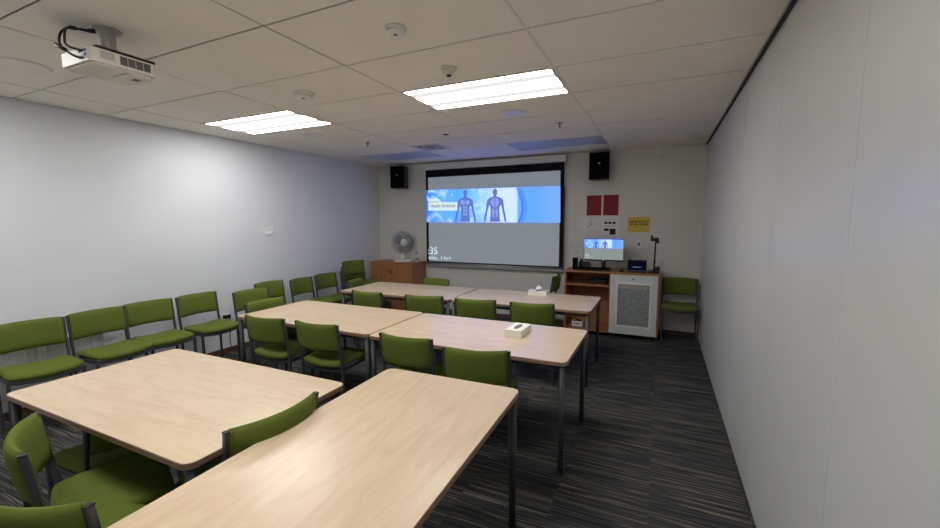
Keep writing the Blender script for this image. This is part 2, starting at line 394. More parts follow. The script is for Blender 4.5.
for k in range(4):
    h = .18 - k * .042
    mb = MB()
    for q in range(4):
        m4 = Matrix.Rotation(q * PI / 2, 4, 'Z')
        v = [m4 @ Vector(p) for p in ((-h, -h, -.006), (h, -h, -.006), (h - .03, -h + .03, .0), (-h + .03, -h + .03, .0))]
        lo = [mb.bm.verts.new(p) for p in v]; hi = [mb.bm.verts.new(p + Vector((0, 0, -.002))) for p in v]
        mb._f(lo); mb._f(hi[::-1])
        for a in range(4): mb._f([lo[a], lo[(a + 1) % 4], hi[(a + 1) % 4], hi[a]])
    mb.build('louvre', M['housing'] if k % 2 == 0 else M['vent'], t)

# projector hung from the ceiling
t = thing('projector', 'white projector hanging from the ceiling on a short mount', 'projector', (-2.66, 1.262, ZC))
mb = MB(); mb.lathe([(.062, 0), (.06, -.008), (.034, -.012), (.034, -.12), (.05, -.128), (.05, -.136)], seg=28); mb.build('mount', M['tbar'], t)
mb = MB(); mb.box(-.115, .145, -.12, .14, -.149, -.135, .004); mb.build('mount_plate', M['black'], t)
poly = rrect(-.142, .142, -.148, .148, .026, 5)
mb = MB(); mb.prism(poly, -.214, -.149); 
body = mb
body.prism(rrect(-.13, .13, -.135, .135, .04, 5), -.222, -.2135)
body.prism(rrect(-.05, .13, .02, .138, .03, 5), -.229, -.2215)
b = body.build('body', M['offwhite'], t)
mb = MB()
for k in range(4): mb.box(.1405, .1432, -.022 + k * .035, .010 + k * .035, -.199, -.157)
mb.build('air_grille', M['pocket'], t)
MB().box(.1405, .1434, -.105, -.045, -.193, -.157).build('side_panel', M['pocket2'], t)
mb = MB(); mb.box(.05, .12, -.1492, -.147, -.206, -.155); mb.build('port_panel', M['palegrey'], t)
mb = MB()
for px, pz in ((.06, -.165), (.085, -.165), (.108, -.166), (.06, -.195), (.083, -.196), (.106, -.186)): mb.box(px - .008, px + .008, -.152, -.1485, pz - .006, pz + .006)
mb.build('port', M['black'], t)
m4 = Matrix.Translation((-.05, .146, -.182)) @ Matrix.Scale(.75, 4) @ Matrix.Rotation(-PI / 2, 4, 'X')
mb = MB(); mb.lathe([(.04, -.01), (.042, .008), (.034, .012), (.03, .004), (.0001, .004)], mtx=m4, seg=28); mb.build('lens', M['black'], t)
mb = MB(); mb.box(.03, .07, .075, .105, -.2305, -.2285); mb.build('label_plate', M['pocket'], t)
for pts in ([(-.005, -.05, -.02), (-.04, -.09, -.022), (-.07, -.13, -.02), (-.075, -.165, -.06), (-.03, -.19, -.14), (.06, -.175, -.195), (.066, -.15, -.196)],
            [(-.005, -.055, -.03), (-.03, -.10, -.028), (-.05, -.15, -.03), (-.02, -.17, -.09), (.03, -.19, -.15), (.085, -.15, -.166)]):
    # smooth the cable path
    P = [Vector(p) for p in pts]
    for _ in range(2):
        Q = [P[0]]
        for a, c in zip(P, P[1:]): Q += [a * .75 + c * .25, a * .25 + c * .75]
        P = Q + [P[-1]]
    MB().tube(P, .0055, 8).build('cable', M['black'], t)
for a, c, r_ in (((-.07, -.125, -.02), (-.055, -.105, -.021), .010), ((-.02, -.07, -.024), (-.002, -.05, -.022), .011), ((-.03, -.2, -.138), (.02, -.186, -.165), .009)):
    MB().tube([a, c], r_, 8).build('cable_plug', M['black'], t)

# ------------------------------------------------------------------ screen wall
t = thing('whiteboard', 'wall whiteboard mostly hidden behind the lowered projection screen', 'whiteboard', (-2.54, YB, .82))
MB().box(-1.19, 1.19, -.022, -.001, .05, 1.26).build('board', M['boardface'], t)
mb = MB()
for x in (-1.21, 1.19): mb.box(x, x + .02, -.028, -.001, .03, 1.28, .002)
mb.box(-1.19, 1.19, -.028, -.001, 1.26, 1.28, .002)
mb.build('frame', M['stripwood'], t)
mb = MB(); mb.box(-1.21, 1.21, -.085, -.001, -.008, .008, .003); mb.box(-1.21, 1.21, -.088, -.080, -.008, .022, .003); mb.build('pen_tray', M['alu'], t)

YS = 6.24
t = thing('projection_screen', 'lowered projection screen showing a blue health sciences banner', 'projection screen', (0, YS, 0))
mb = MB()
mb.prism(rrect(-.06, .05, 2.455, 2.562, .02, 4), -3.755, -1.306, mtx=Matrix(((0, 0, 1, 0), (1, 0, 0, 0), (0, 1, 0, 0), (0, 0, 0, 1))))
mb.build('housing', M['housing'], t)
for x in (-3.7565, -1.306): MB().box(x, x + .0015, -.055, .045, 2.46, 2.557).build('end_cap', M['white'], t)
fab = MB().box(-3.672, -1.39, -.001, .001, .895, 2.335).build('fabric', M['screengrey'], t)
mb = MB()
mb.box(-3.718, -1.333, -.0015, .0015, 2.335, 2.46); mb.box(-3.718, -1.333, -.0015, .0015, .872, .895)
mb.box(-3.718, -3.672, -.0015, .0015, .895, 2.335); mb.box(-1.39, -1.333, -.0015, .0015, .895, 2.335)
mb.build('border', M['blackfab'], t)
mb = MB(); mb.tube([(-3.728, 0, .86), (-1.325, 0, .86)], .014, 12, up=(0, 1, .2)); mb.build('bottom_bar', M['alu'], t)
def figure(mb, fx, f, y, s=1, z0=1.576, top=2.105):
    """flat outline of a bare anatomical figure: head, neck, trunk and two arms (one sheet)"""
    H = top - z0
    def sheet(pts):
        v = [mb.bm.verts.new((fx + px * H * s, y, z0 + pz * H)) for px, pz in pts]; mb._f(v)
    hd = [(.075 * math.cos(a), .90 + .10 * math.sin(a)) for a in [2 * PI * k / 16 for k in range(16)]]
    sheet(hd)
    sheet([(-.045, .86), (-.05, .77), (-.2, .72), (-.255, .66), (-.235, .55), (-.15, .46), (-.14, .3), (-.155, .14), (-.17, 0), (.17, 0), (.155, .14), (.14, .3), (.15, .46), (.235, .55), (.255, .66), (.2, .72), (.05, .77), (.045, .86)])
    for k in (-1, 1): sheet([(k * .20, .70), (k * .26, .66), (k * .285, .52), (k * .30, .36), (k * .345, .2), (k * .37, 0), (k * .31, 0), (k * .275, .18), (k * .235, .36), (k * .20, .5)])
def muscles(mb, fx, y, back, z0=1.576, top=2.105):
    H = top - z0
    def sheet(pts):
        v = [mb.bm.verts.new((fx + px * H, y, z0 + pz * H)) for px, pz in pts]; mb._f(v)
    for k in (-1, 1):
        if back:
            sheet([(k * .015, .74), (k * .10, .68), (k * .16, .60), (k * .09, .5), (k * .015, .4)])
            sheet([(k * .015, .36), (k * .09, .42), (k * .10, .2), (k * .03, .1)])
        else:
            sheet([(k * .012, .66), (k * .14, .68), (k * .17, .58), (k * .10, .53), (k * .012, .55)])
            for q in range(3): sheet([(k * .012, .50 - q * .11), (k * .075, .50 - q * .11), (k * .07, .42 - q * .11), (k * .012, .42 - q * .11)])
def picture(parent, small=False):
    """banner, label, two figures, spine; x,z in screen coordinates of the big screen"""
    y = -.0024
    mb = MB(); v = [mb.bm.verts.new(p) for p in ((-3.718, y, 1.572), (-1.378, y, 1.562), (-1.388, y, 2.106), (-3.718, y, 2.122))]; mb._f(v)
    P = [mb.build('projected_banner', M['banner'], parent, recalc=False)]
    mb = MB(); figure(mb, -2.965, 0, y - .0006); P.append(mb.build('projected_front_figure', M['figure'], parent, recalc=False))
    mb = MB(); muscles(mb, -2.965, y - .0012, False); P.append(mb.build('projected_front_muscles', M['figure2'], parent, recalc=False))
    mb = MB(); figure(mb, -2.435, 0, y - .0006); P.append(mb.build('projected_back_figure', M['figure'], parent, recalc=False))
    mb = MB(); muscles(mb, -2.435, y - .0012, True); P.append(mb.build('projected_back_muscles', M['figure2'], parent, recalc=False))
    mb = MB(); sp = []
    for k in range(25):
        q = k / 24; z = 2.10 - q * .53; x = -2.085 + .09 * math.sin(q * PI * .9) - .0 * q
        mb._f([mb.bm.verts.new(p) for p in ((x + .0, y - .0006, z), (x + .045, y - .0006, z + .006), (x + .05, y - .0006, z - .008), (x + .004, y - .0006, z - .014))])
        mb._f([mb.bm.verts.new(p) for p in ((x + .055, y - .0006, z - .002), (x + .10, y - .0006, z - .016), (x + .095, y - .0006, z - .022), (x + .052, y - .0006, z - .01))])
    P.append(mb.build('projected_spine', M['spine'], parent, recalc=False))
    mb = MB(); v = [mb.bm.verts.new((x, y - .0006, z)) for x, z in ((-3.671, 1.772), (-3.109, 1.765), (-3.108, 1.905), (-3.42, 1.912), (-3.46, 1.965), (-3.668, 1.97))]; mb._f(v)
    P.append(mb.build('projected_label', M['labelbox'], parent, recalc=False))
    return P
picture(fab)
text('banner_text', 'Health Sciences', .088, M['labelink'], fab, (-3.39, -.0045, 1.848), sx=.86, depth=.0002)
text('banner_small_text', 'School of', .05, M['spine'], fab, (-3.66, -.0045, 1.918), align='LEFT', depth=.0002)
text('clock_text', ':35', .17, M['clock'], fab, (-3.70, -.003, 1.07), align='LEFT', depth=.0002)
text('date_text', 'onday,', .078, M['clock'], fab, (-3.69, -.003, .953), align='LEFT', depth=.0002, sx=.95)
text('date_text', '3 April', .078, M['clock'], fab, (-3.445, -.003, .956), align='LEFT', depth=.0002, sx=.95)

def wall_speaker(x, rz, label):
    t = thing('wall_speaker', label, 'loudspeaker', (x, 6.19, 2.165), rz, 'black loudspeakers high on the back wall')
    mb = MB(); mb.prism([(-.137, -.10), (.137, -.10), (.11, .10), (-.11, .10)], 0, .378); mb.build('cabinet', M['black'], t)
    MB().box(-.133, .133, -.108, -.1005, .006, .372, .002).build('grille', M['grille'], t)
    MB().box(-.012, .012, -.1095, -.108, .215, .230).build('badge', M['chrome'], t)
    mb = MB(); mb.box(-.03, .03, .095, .127, .12, .26, .004); mb.build('bracket', M['black'], t)
wall_speaker(-.818, 0, 'black loudspeaker on the back wall right of the screen')
wall_speaker(-4.215, R(8), 'black loudspeaker on the back wall left of the screen')

t = thing('motion_sensor', 'small white sensor box at the top of the back wall', 'sensor', (-.07, YB, 2.50))
mb = MB(); mb.box(-.032, .032, -.045, 0, 0, .085, .008); mb.build('body', M['white'], t)
MB().box(-.022, .022, -.049, -.044, .012, .045, .004).build('window', M['offwhite'], t)

def poster(name, x0, x1, z0, z1, m, label, cat='poster', rot=0, group=None, y=YB):
    t = thing(name, label, cat, ((x0 + x1) / 2, y, z0), 0, group); t.rotation_euler = (0, rot, 0)
    h = z1 - z0; w = (x1 - x0) / 2
    MB().box(-w, w, -.0025, -.0005, 0, h).build('sheet', m, t); return t, w, h
for x0, x1, l in ((-1.010, -.802, 'dark red printed notice on the back wall, the left one'), (-.774, -.564, 'dark red printed notice on the back wall, the right one')):
    t, w, h = poster('red_notice', x0, x1, 1.665, 1.958, M['red'], l, 'poster', 0, 'dark red notices')
    mb = MB()
    for k in range(10): mb.box(-w + .025, w - .025 - .03 * (k % 3), -.0032, -.0026, h - .05 - k * .022, h - .043 - k * .022)
    mb.build('print', M['redink'], t)
t, w, h = poster('white_notice', -1.102, -.803, 1.447, 1.643, M['paper'], 'white landscape notice with a small gold drawing, beneath the left red notice')
mb = MB()
for q, (a, b) in enumerate(((-.012, .13), (.02, .13), (-.014, .10), (.022, .10), (-.008, .075), (.014, .075))): mb.box(a - .008, a + .008, -.0034, -.0026, b - .008, b + .012)
mb.build('drawing', mat('gold_print', srgb(176, 150, 70), .7), t)
mb = MB(); mb.box(-.035, -.02, -.0034, -.0026, .045, .057); mb.box(-.01, .02, -.0034, -.0026, .17, .174); mb.build('print', M['ink'], t)
t, w, h = poster('instruction_sheet', -.786, -.563, 1.377, 1.650, M['paper'], 'white instruction sheet with black photos, beneath the right red notice')
mb = MB()
for a in (-.055, .0, .057): mb.box(a - .022, a + .022, -.0034, -.0026, .165, .195)
mb.box(-.08, -.015, -.0034, -.0026, .062, .098); mb.box(0, .082, -.0034, -.0026, .008, .096)
mb.build('photo', M['ink'], t)
mb = MB(); mb.box(-.085, .085, -.0034, -.0026, .128, .131)
for k in range(3): mb.box(-.08 + k * .06, -.045 + k * .06, -.0034, -.0026, .225 + .008 * (k % 2), .229 + .008 * (k % 2))
mb.build('print', M['vent'], t)
t, w, h = poster('yellow_sign', -.428, -.138, 1.425, 1.638, M['yellow'], 'yellow printed sign on the back wall above the touch panel', 'sign')
text('sign_text', 'PLEASE DO NOT', .036, M['ink'], t, (0, -.0032, .148), bold=.0016)
text('sign_text', 'SIT ON TABLES', .036, M['ink'], t, (0, -.0032, .108), bold=.0016)
mb = MB(); mb.box(-.05, .05, -.0034, -.0026, .068, .072); mb.build('print', M['slot'], t)
t, w, h = poster('small_notice', -1.195, -1.06, 1.075, 1.178, M['paper'], 'small white paper notice on the wall behind the monitor')
mb = MB()
for k in range(3): mb.box(-.045, .03 - .01 * k, -.0034, -.0026, .03 + k * .022, .036 + k * .022)
mb.build('print', mat('pink_print', srgb(176, 140, 140), .7), t)
t = thing('wall_switch', 'white wall plate with a dark switch, right of the monitor', 'switch', (-.272, YB, 1.20))
MB().box(-.036, .036, -.009, 0, 0, .108, .002).build('plate', M['white'], t)
MB().box(-.017, .017, -.013, -.008, .036, .075, .002).build('rocker', M['vent'], t)
t = thing('power_outlet', 'white power outlet low on the back wall, left of the equipment cabinet', 'outlet', (-1.385, YB, .075))
MB().box(-.082, .082, -.01, 0, 0, .065, .002).build('plate', M['white'], t)
for k in (-.045, .045): MB().box(k - .018, k + .018, -.013, -.009, .012, .05, .002).build('socket', M['palegrey'], t)

# left-wall fittings
t = thing('thermostat', 'small white thermostat box on the left wall', 'thermostat', (XL, 3.885, 1.425))
MB().box(0, .036, -.046, .046, 0, .1, .004).build('body', M['tissue'], t)
MB().box(.0355, .037, -.03, .03, .045, .085).build('face', M['white'], t)
for y, z, l in ((3.22, .41, 'black plug in a wall outlet beside the fourth wall chair'), (4.02, .42, 'black plug in a wall outlet between the chairs by the left wall')):
    t = thing('power_outlet', l, 'outlet', (XL, y, z), 0, 'outlets with black plugs on the left wall')
    MB().box(0, .012, -.06, .06, 0, .075, .002).build('plate', M['white'], t)
    mb = MB(); mb.box(.010, .052, -.045, -.012, .02, .06, .004); mb.box(.010, .045, .012, .042, .018, .055, .004); mb.build('plug', M['black'], t)
    mb = MB(); mb.tube([(.05, -.03, .04), (.085, -.03, .045), (.10, -.015, .03), (.085, .01, -.04), (.05, .02, -.12), (.03, .02, -.25), (.03, .03, -.36)], .005, 8); mb.build('cord', M['black'], t)
t = thing('wall_heater', 'grey ribbed wall heater behind the first two wall chairs', 'heater', (XL, .9, .15))
MB().box(.0, .085, -1.1, 1.08, .02, .45, .012).build('body', M['radiator'], t)
mb = MB()
for k in range(52): mb.box(.083, .093, -1.06 + k * .04, -1.045 + k * .04, .06, .40)
mb.build('rib', M['radiator'], t)
MB().box(.0, .1, -1.1, 1.08, .43, .455, .006).build('top_cover', M['white'], t)
MB().box(.0, .07, -1.08, 1.06, -.02, .022, .006).build('bottom_rail', M['housing'], t)

# ------------------------------------------------------------------ cupboard with the fan
t = thing('cupboard', 'low brown two-door cupboard in the corner under the fan', 'cupboard', (-4.21, 6.07, 0))
W, D, Ht = .44, .225, .885
mb = MB(); mb.box(-W, W, -D + .018, D, .06, Ht - .022, .002); mb.box(-W + .02, W - .02, -D + .05, D - .02, 0, .06); mb.build('carcass', M['cab'], t)
MB().box(-W - .006, W + .006, -D - .004, D + .004, Ht - .022, Ht, .003).build('top', M['cab'], t)
for k in (-1, 1):
    d = MB().box(min(0, k * (W - .004)) + (.0015 if k > 0 else 0), max(0, k * (W - .004)) - (.0015 if k < 0 else 0), -D - .001, -D + .017, .07, Ht - .026, .002).build('door', M['cab'], t)
    x = k * .03
    MB().tube([(x, -D - .002, .69), (x, -D - .022, .695), (x, -D - .026, .72), (x, -D - .022, .745), (x, -D - .002, .75)], .0055, 8, up=(1, 0, 0)).build('handle', M['black'], d)

def desk_fan():
    t = thing('desk_fan', 'white pedestal desk fan with round wire cage on the corner cupboard', 'fan', (-4.13, 6.10, .885), R(33 + 0))
    t.rotation_euler = (0, 0, math.atan2(.80, .60))  # local -Y faces the room
    MB().lathe([(.150, 0), (.150, .012), (.138, .024), (.06, .034), (.04, .04), (.0001, .04)], seg=36).build('base', M['white'], t)
    mb = MB(); mb.lathe([(.034, .038), (.026, .075), (.02, .13)], seg=20); mb.lathe([(.016, .12), (.016, .21)], seg=16); mb.build('stem', M['white'], t)
    zc = .335
    m4 = Matrix.Translation((0, 0, zc)) @ Matrix.Rotation(PI / 2, 4, 'X')   # lathe axis -> -Y
    MB().lathe([(.0001, -.17), (.04, -.165), (.058, -.14), (.062, -.05), (.05, -.035), (.0001, -.03)], mtx=m4, seg=24).build('motor_housing', M['white'], t)
    mb = MB(); mb.box(-.02, .02, .05, .10, .19, zc - .04, .004); mb.lathe([(.012, 0), (.012, .05), (.0001, .052)], (0, .13, zc + .06), seg=12); mb.build('neck', M['white'], t)
    mb = MB(); rr = .205
    for k in range(60):
        a = 2 * PI * k / 60; P = []
        for r, y in ((.05, -.075), (.12, -.068), (.18, -.045), (.205, .0), (.185, .045), (.12, .062), (.06, .065)):
            P.append((r * math.cos(a), y - .0, zc + r * math.sin(a)))
        mb.tube(P, .0021, 4)
    for r, y in ((.205, 0), (.13, -.066), (.13, .06), (.178, -.046)): mb.tube([(r * math.cos(2 * PI * k / 40), y, zc + r * math.sin(2 * PI * k / 40)) for k in range(40)], .0022 if r > .2 else .0015, 5, closed=True, up=(0, 1, 0))
    mb.build('cage', M['fanmetal'], t)
    mb = MB(); m5 = Matrix.Translation((0, -.078, zc)) @ Matrix.Rotation(PI / 2, 4, 'X')
    mb.lathe([(.066, 0), (.063, .008), (.0001, .01)], mtx=m5, seg=28); mb.build('hub_badge', M['white'], t)
    mb = MB()
    mb.lathe([(.03, -.03), (.03, .02), (.0001, .03)], mtx=m4, seg=20); mb.build('hub', M['white'], t)
    for k in range(3):
        mb = MB(); a0 = 2 * PI * k / 3 + .4
        def fn(u, v):
            r = .028 + u * .15; a = a0 + (v - .5) * (.7 + .55 * math.sin(PI * min(1, u * .9 + .1)))
            return Vector((r * math.cos(a), -.02 + (v - .5) * .05, zc + r * math.sin(a)))
        mb.grid(fn, 8, 8); o = mb.build('blade', M['blade'], t)
        s = o.modifiers.new('thick', 'SOLIDIFY'); s.thickness = .002
desk_fan()
t = thing('water_bottle', 'clear plastic water bottle beside the fan on the corner cupboard', 'bottle', (-3.86, 6.13, .885))
MB().lathe([(.032, 0), (.034, .01), (.034, .05), (.031, .055), (.034, .06), (.034, .115), (.028, .135), (.013, .155), (.013, .165)], seg=20).build('bottle_body', M['plasticclear'], t)
MB().lathe([(.0155, .162), (.0155, .178), (.0001, .179)], seg=16).build('cap', M['vent'], t)
MB().lathe([(.0345, .065), (.0345, .105)], seg=20).build('bottle_label', M['housing'], t)

# ------------------------------------------------------------------ equipment cabinet
CX, CY = -.595, 6.05
t = thing('equipment_cabinet', 'brown presenter cabinet with open shelves and a pale framed glass door', 'cabinet', (CX, CY, 0))
W, D, H0, H1 = .617, .235, .055, .90
mb = MB()
mb.box(-W, -W + .025, -D, D, H0, H1 - .025, .001); mb.box(W - .022, W, -D, D, H0, H1 - .025, .001)
mb.box(-W + .025, W - .022, D - .02, D, H0, H1 - .025); mb.box(-W + .025, W - .022, -D, D - .02, H0, H0 + .025)
mb.box(-.012, .012, -D + .004, D - .02, H0 + .025, H1 - .025)
mb.build('carcass', M['cab'], t)
MB().box(-W - .004, W + .012, -D - .012, D, H1 - .025, H1, .002).build('top', M['cab'], t)
MB().box(-W + .025, -.012, -D + .02, D - .02, .685, .708, .001).build('shelf', M['cab'], t)
mb = MB()
for x in (-W + .03, W - .06):
    for y in (-D + .02, D - .06): mb.box(x, x + .04, y, y + .04, 0, H0)
mb.build('foot', M['black'], t)
d = thing('door', '', ''); COL.objects.unlink(d); bpy.data.objects.remove(d)
mb = MB(); x0, x1, z0, z1, y0, y1 = .003, W - .026, .068, H1 - .03, -D - .02, -D - .002
wx0, wx1, wz0, wz1 = .105, W - .118, .185, .745
mb.box(x0, wx0, y0, y1, z0, z1, .001); mb.box(wx1, x1, y0, y1, z0, z1, .001); mb.box(wx0, wx1, y0, y1, z0, wz0, .001); mb.box(wx0, wx1, y0, y1, wz1, z1, .001)
door = mb.build('door', M['palegrey'], t)
mb = MB(); q = .024
mb.box(wx0 - q, wx0, y0 - .012, y0 + .004, wz0 - q, wz1 + q, .002); mb.box(wx1, wx1 + q, y0 - .012, y0 + .004, wz0 - q, wz1 + q, .002)
mb.box(wx0, wx1, y0 - .012, y0 + .004, wz0 - q, wz0, .002); mb.box(wx0, wx1, y0 - .012, y0 + .004, wz1, wz1 + q, .002)
mb.build('window_frame', M['white'], door)
MB().box(wx0, wx1, y0 + .004, y0 + .010, wz0, wz1 - .055).build('window_glass', M['frost'], door)
MB().box(wx0, wx1, y0 + .004, y0 + .010, wz1 - .054, wz1).build('window_strip', mat('tan_strip', srgb(172, 160, 142), .5), door)
m4 = Matrix.Translation((.29, y0, .818)) @ Matrix.Rotation(PI / 2, 4, 'X')
MB().lathe([(.012, -.002), (.012, .004), (.008, .006), (.0001, .006)], mtx=m4, seg=18).build('lock', M['vent'], door)

DT = H1
t = thing('monitor', 'flat desktop monitor on the equipment cabinet repeating the banner picture', 'monitor', (-.70, 5.90, DT), 0)
mb = MB(); mb.prism(rrect(-.12, .12, -.09, .09, .02), 0, .012); mb.build('stand_base', M['black'], t)
mb = MB(); mb.box(-.03, .03, .01, .03, .01, .25, .004); mb.build('stand_neck', M['black'], t)
MB().box(-.262, .262, -.03, .01, .135, .44, .004).build('casing', M['black'], t)
scr = MB().box(-.256, .256, -.0325, -.0305, .158, .434).build('screen', M['monitorgrey'], t)
mb = MB(); mb._f([mb.bm.verts.new(p) for p in ((-.256, -.0335, .318), (.256, -.0335, .318), (.256, -.0335, .434), (-.256, -.0335, .434))])
mb.build('screen_banner', M['banner_small'], scr, recalc=False)
for x in (-.10, .02):
    mb = MB(); figure(mb, x, 0, -.0345, z0=.318, top=.428); mb.build('screen_figure', M['figure'], scr, recalc=False)
text('screen_clock', '1:35', .036, M['clock'], scr, (-.248, -.0336, .215), align='LEFT', depth=.0002)
text('screen_date', 'Monday, 3 April', .018, M['clock'], scr, (-.248, -.0336, .188), align='LEFT', depth=.0002)
MB().box(-.012, .012, -.0325, -.0295, .141, .153).build('badge', M['white'], t)
t = thing('desk_speaker', 'small upright black speaker at the left end of the cabinet top', 'speaker', (-1.075, 5.86, DT))
MB().box(-.032, .032, -.04, .05, 0, .178, .006).build('cabinet', M['black'], t)
MB().box(-.026, .026, -.043, -.039, .012, .166, .002).build('grille', M['grille'], t)
t = thing('phone', 'black desk phone between the small speaker and the monitor stand', 'phone', (-.955, 5.96, DT))
mb = MB(); mb.prism([(-.07, 0), (.07, 0), (.07, .06), (-.07, .125)], -.075, .075, mtx=Matrix(((0, 0, 1, 0), (1, 0, 0, 0), (0, 1, 0, 0), (0, 0, 0, 1)))); mb.build('base', M['black'], t)
mb = MB(); mb.box(-.07, -.03, -.06, .08, .085, .135, .01, mtx=Matrix.Rotation(R(25), 4, 'X')); mb.build('handset', M['black'], t)
t = thing('keyboard', 'long black keyboard lying in front of the monitor stand', 'keyboard', (-.83, 5.865, DT))
mb = MB(); mb.prism([(-.045, 0), (.055, 0), (.055, .045), (-.045, .022)], -.23, .23, mtx=Matrix(((0, 0, 1, 0), (1, 0, 0, 0), (0, 1, 0, 0), (0, 0, 0, 1)))); mb.build('case', M['black'], t)
mb = MB()
for r_ in range(5):
    for k in range(20): mb.box(-.222 + k * .0222, -.204 + k * .0222, -.04 + r_ * .019, -.024 + r_ * .019, .0245 + r_ * .0043, .029 + r_ * .0043)
kk = mb.build('keys', M['grille'], t)
t = thing('computer_mouse', 'black computer mouse and cable between monitor and touch panel', 'mouse', (-.46, 5.86, DT))
mb = MB(); mb.lathe([(.03, 0), (.032, .012), (.022, .03), (.0001, .036)], seg=20); mb.build('shell', M['black'], t)
mb = MB(); mb.tube([(0, .02, .012), (.02, .07, .02), (-.02, .12, .05), (.0, .15, .04), (.05, .17, .006)], .004, 8); mb.build('cable', M['black'], t)
t = thing('touch_panel', 'black tilted touch control panel on the cabinet showing a navy screen', 'touch panel', (-.268, 5.85, DT))
m4 = Matrix.Rotation(R(-12), 4, 'X')
mb = MB(); mb.box(-.122, .122, -.012, .014, .006, .172, .004, mtx=m4); mb.box(-.11, .11, 0, .09, 0, .02, .003); mb.box(-.05, .05, .02, .05, .01, .11, .003); mb.build('casing', M['black'], t)
s2 = MB().box(-.108, .108, -.0145, -.0125, .03, .158, 0, mtx=m4).build('screen', M['touch'], t)
mb = MB(); mb.box(-.05, .05, -.0155, -.0146, .07, .078, 0, mtx=m4); mb.build('screen_text', M['touchtext'], s2)
t = thing('document_camera', 'black document camera on a tall arm at the right end of the cabinet', 'document camera', (-.055, 5.90, DT))
mb = MB(); mb.box(-.07, .06, -.08, .05, 0, .03, .006); mb.box(.0, .065, -.03, .05, .03, .085, .005); mb.build('base', M['black'], t)
mb = MB(); mb.tube([(-.005, 0, .02), (-.002, 0, .18)], .014, 12); mb.tube([(-.002, 0, .17), (.002, 0, .44)], .010, 12); mb.build('arm', M['black'], t)
mb = MB(); mb.box(-.06, .04, -.07, .025, .425, .468, .006); mb.tube([(-.04, -.02, .45), (-.046, -.02, .497)], .015, 10); mb.box(.01, .045, -.05, .0, .395, .43, .004); mb.build('camera_head', M['black'], t)
mb = MB(); mb.tube([(.045, .03, .08), (.05, .05, .16), (.085, .05, .19), (.095, .04, .15), (.07, .04, .09), (.05, .04, .05)], .003, 8); mb.build('cable', M['black'], t)
t = thing('media_player', 'black media box with loose cables on the top shelf of the equipment cabinet', 'media box', (-.86, 6.03, .708))
MB().box(-.03, .2, -.08, .12, 0, .05, .004).build('case', M['black'], t)
for k, pts in enumerate(([(-.1, -.1, .005), (-.14, -.06, .06), (-.1, 0, .10), (-.04, 0, .06), (.0, -.05, .052), (.06, -.1, .02)], [(.0, .0, .052), (.05, -.06, .12), (.1, -.1, .07), (.15, -.11, .02), (.22, -.11, .006)])):
    MB().tube(pts, .006, 8).build('cable', M['black'], t)
t = thing('hanging_cable', 'black cable hanging below the cabinet shelf', 'cable', (-.86, 6.20, .45))
MB().tube([(-.09, .05, .232), (-.06, .03, .19), (0, .03, .18), (.03, .03, .19), (.035, .03, .08), (.05, .05, .08)], .005, 8).build('cord', M['black'], t)
t = thing('cardboard_box', 'small white open box of dark bits on the bottom cabinet shelf', 'box', (-1.04, 5.96, .08))
mb = MB(); mb.box(-.075, .075, -.05, .05, 0, .004); mb.box(-.075, .075, -.05, -.046, .004, .075); mb.box(-.075, .075, .046, .05, .004, .075); mb.box(-.075, -.071, -.046, .046, .004, .075); mb.box(.071, .075, -.046, .046, .004, .075)
mb.build('tray', M['card'], t)
mb = MB()
for k in range(3): mb.box(-.045 + k * .032, -.025 + k * .032, -.0508, -.0498, .03, .045)
mb.build('print', M['ink'], t)
mb = MB(); mb.lathe([(.0001, .0), (.03, .01), (.034, .04), (.0001, .06)], (0.0, 0, .045), seg=12); mb.box(.01, .06, -.03, .03, .01, .085, .004); mb.box(-.06, -.02, -.03, .02, .01, .075, .004); mb.build('contents', M['black'], t)

# ------------------------------------------------------------------ tables
def table(label, cx, cy, lx, ly, rz=0, top=.741):
    """lx = size along local X, ly = local Y"""
    t = thing('table', label, 'table', (cx, cy, 0), rz, 'maple topped tables')
    hx, hy = lx / 2, ly / 2
    tp = MB().prism(rrect(-hx + .003, hx - .003, -hy + .003, hy - .003, .042, 7), top - .024, top).build('tabletop', M['maple'], t)
    P = rrect(-hx, hx, -hy, hy, .045, 7); n = len(P)
    mb = MB(); Q = rrect(-hx + .003, hx - .003, -hy + .003, hy - .003, .042, 7)
    rings = [[mb.bm.verts.new((x, y, z)) for x, y in L_] for L_, z in ((Q, top - .0255), (P, top - .024), (P, top - .002), (Q, top))]
    for A, B in zip(rings, rings[1:]):
        for i in range(n): mb._f([A[i], A[(i + 1) % n], B[(i + 1) % n], B[i]])
    mb.build('edge_band', M['edge'], tp)
    mb = MB(); i0, i1 = .05, .075; z0, z1 = top - .064, top - .026
    mb.box(-hx + i0, hx - i0, -hy + i0, -hy + i1, z0, z1); mb.box(-hx + i0, hx - i0, hy - i1, hy - i0, z0, z1)
    mb.box(-hx + i0, -hx + i1, -hy + i1, hy - i1, z0, z1); mb.box(hx - i1, hx - i0, -hy + i1, hy - i1, z0, z1)
    mb.build('frame', M['steel'], t)
    for sx in (-1, 1):
        for sy in (-1, 1):
            mb = MB(); mb.cyl((sx * (hx - .032), sy * (hy - .032), .018), .0185, top - .026 - .018, 18)
            l = mb.build('leg', M['leg'], t)
            mb = MB(); mb.cyl((sx * (hx - .032), sy * (hy - .032), 0), .021, .022, 18); mb.build('foot', M['cap'], l)
    return t
table('maple table nearest the viewer on the right, set lengthways', -1.001, 1.192, 1.495, .80, R(91.1))
table('maple table front left, set crossways beside the nearest right one', -2.228, 1.232, 1.488, .82)
table('maple table at the right of the middle row, with a tissue box on it', -1.229, 2.838, 1.492, .832)
table('maple table at the left of the middle row, against the left chairs', -2.735, 2.858, 1.500, .832)
table('maple table at the right of the back row, with a tissue box on it', -1.315, 4.338, 1.492, .828)
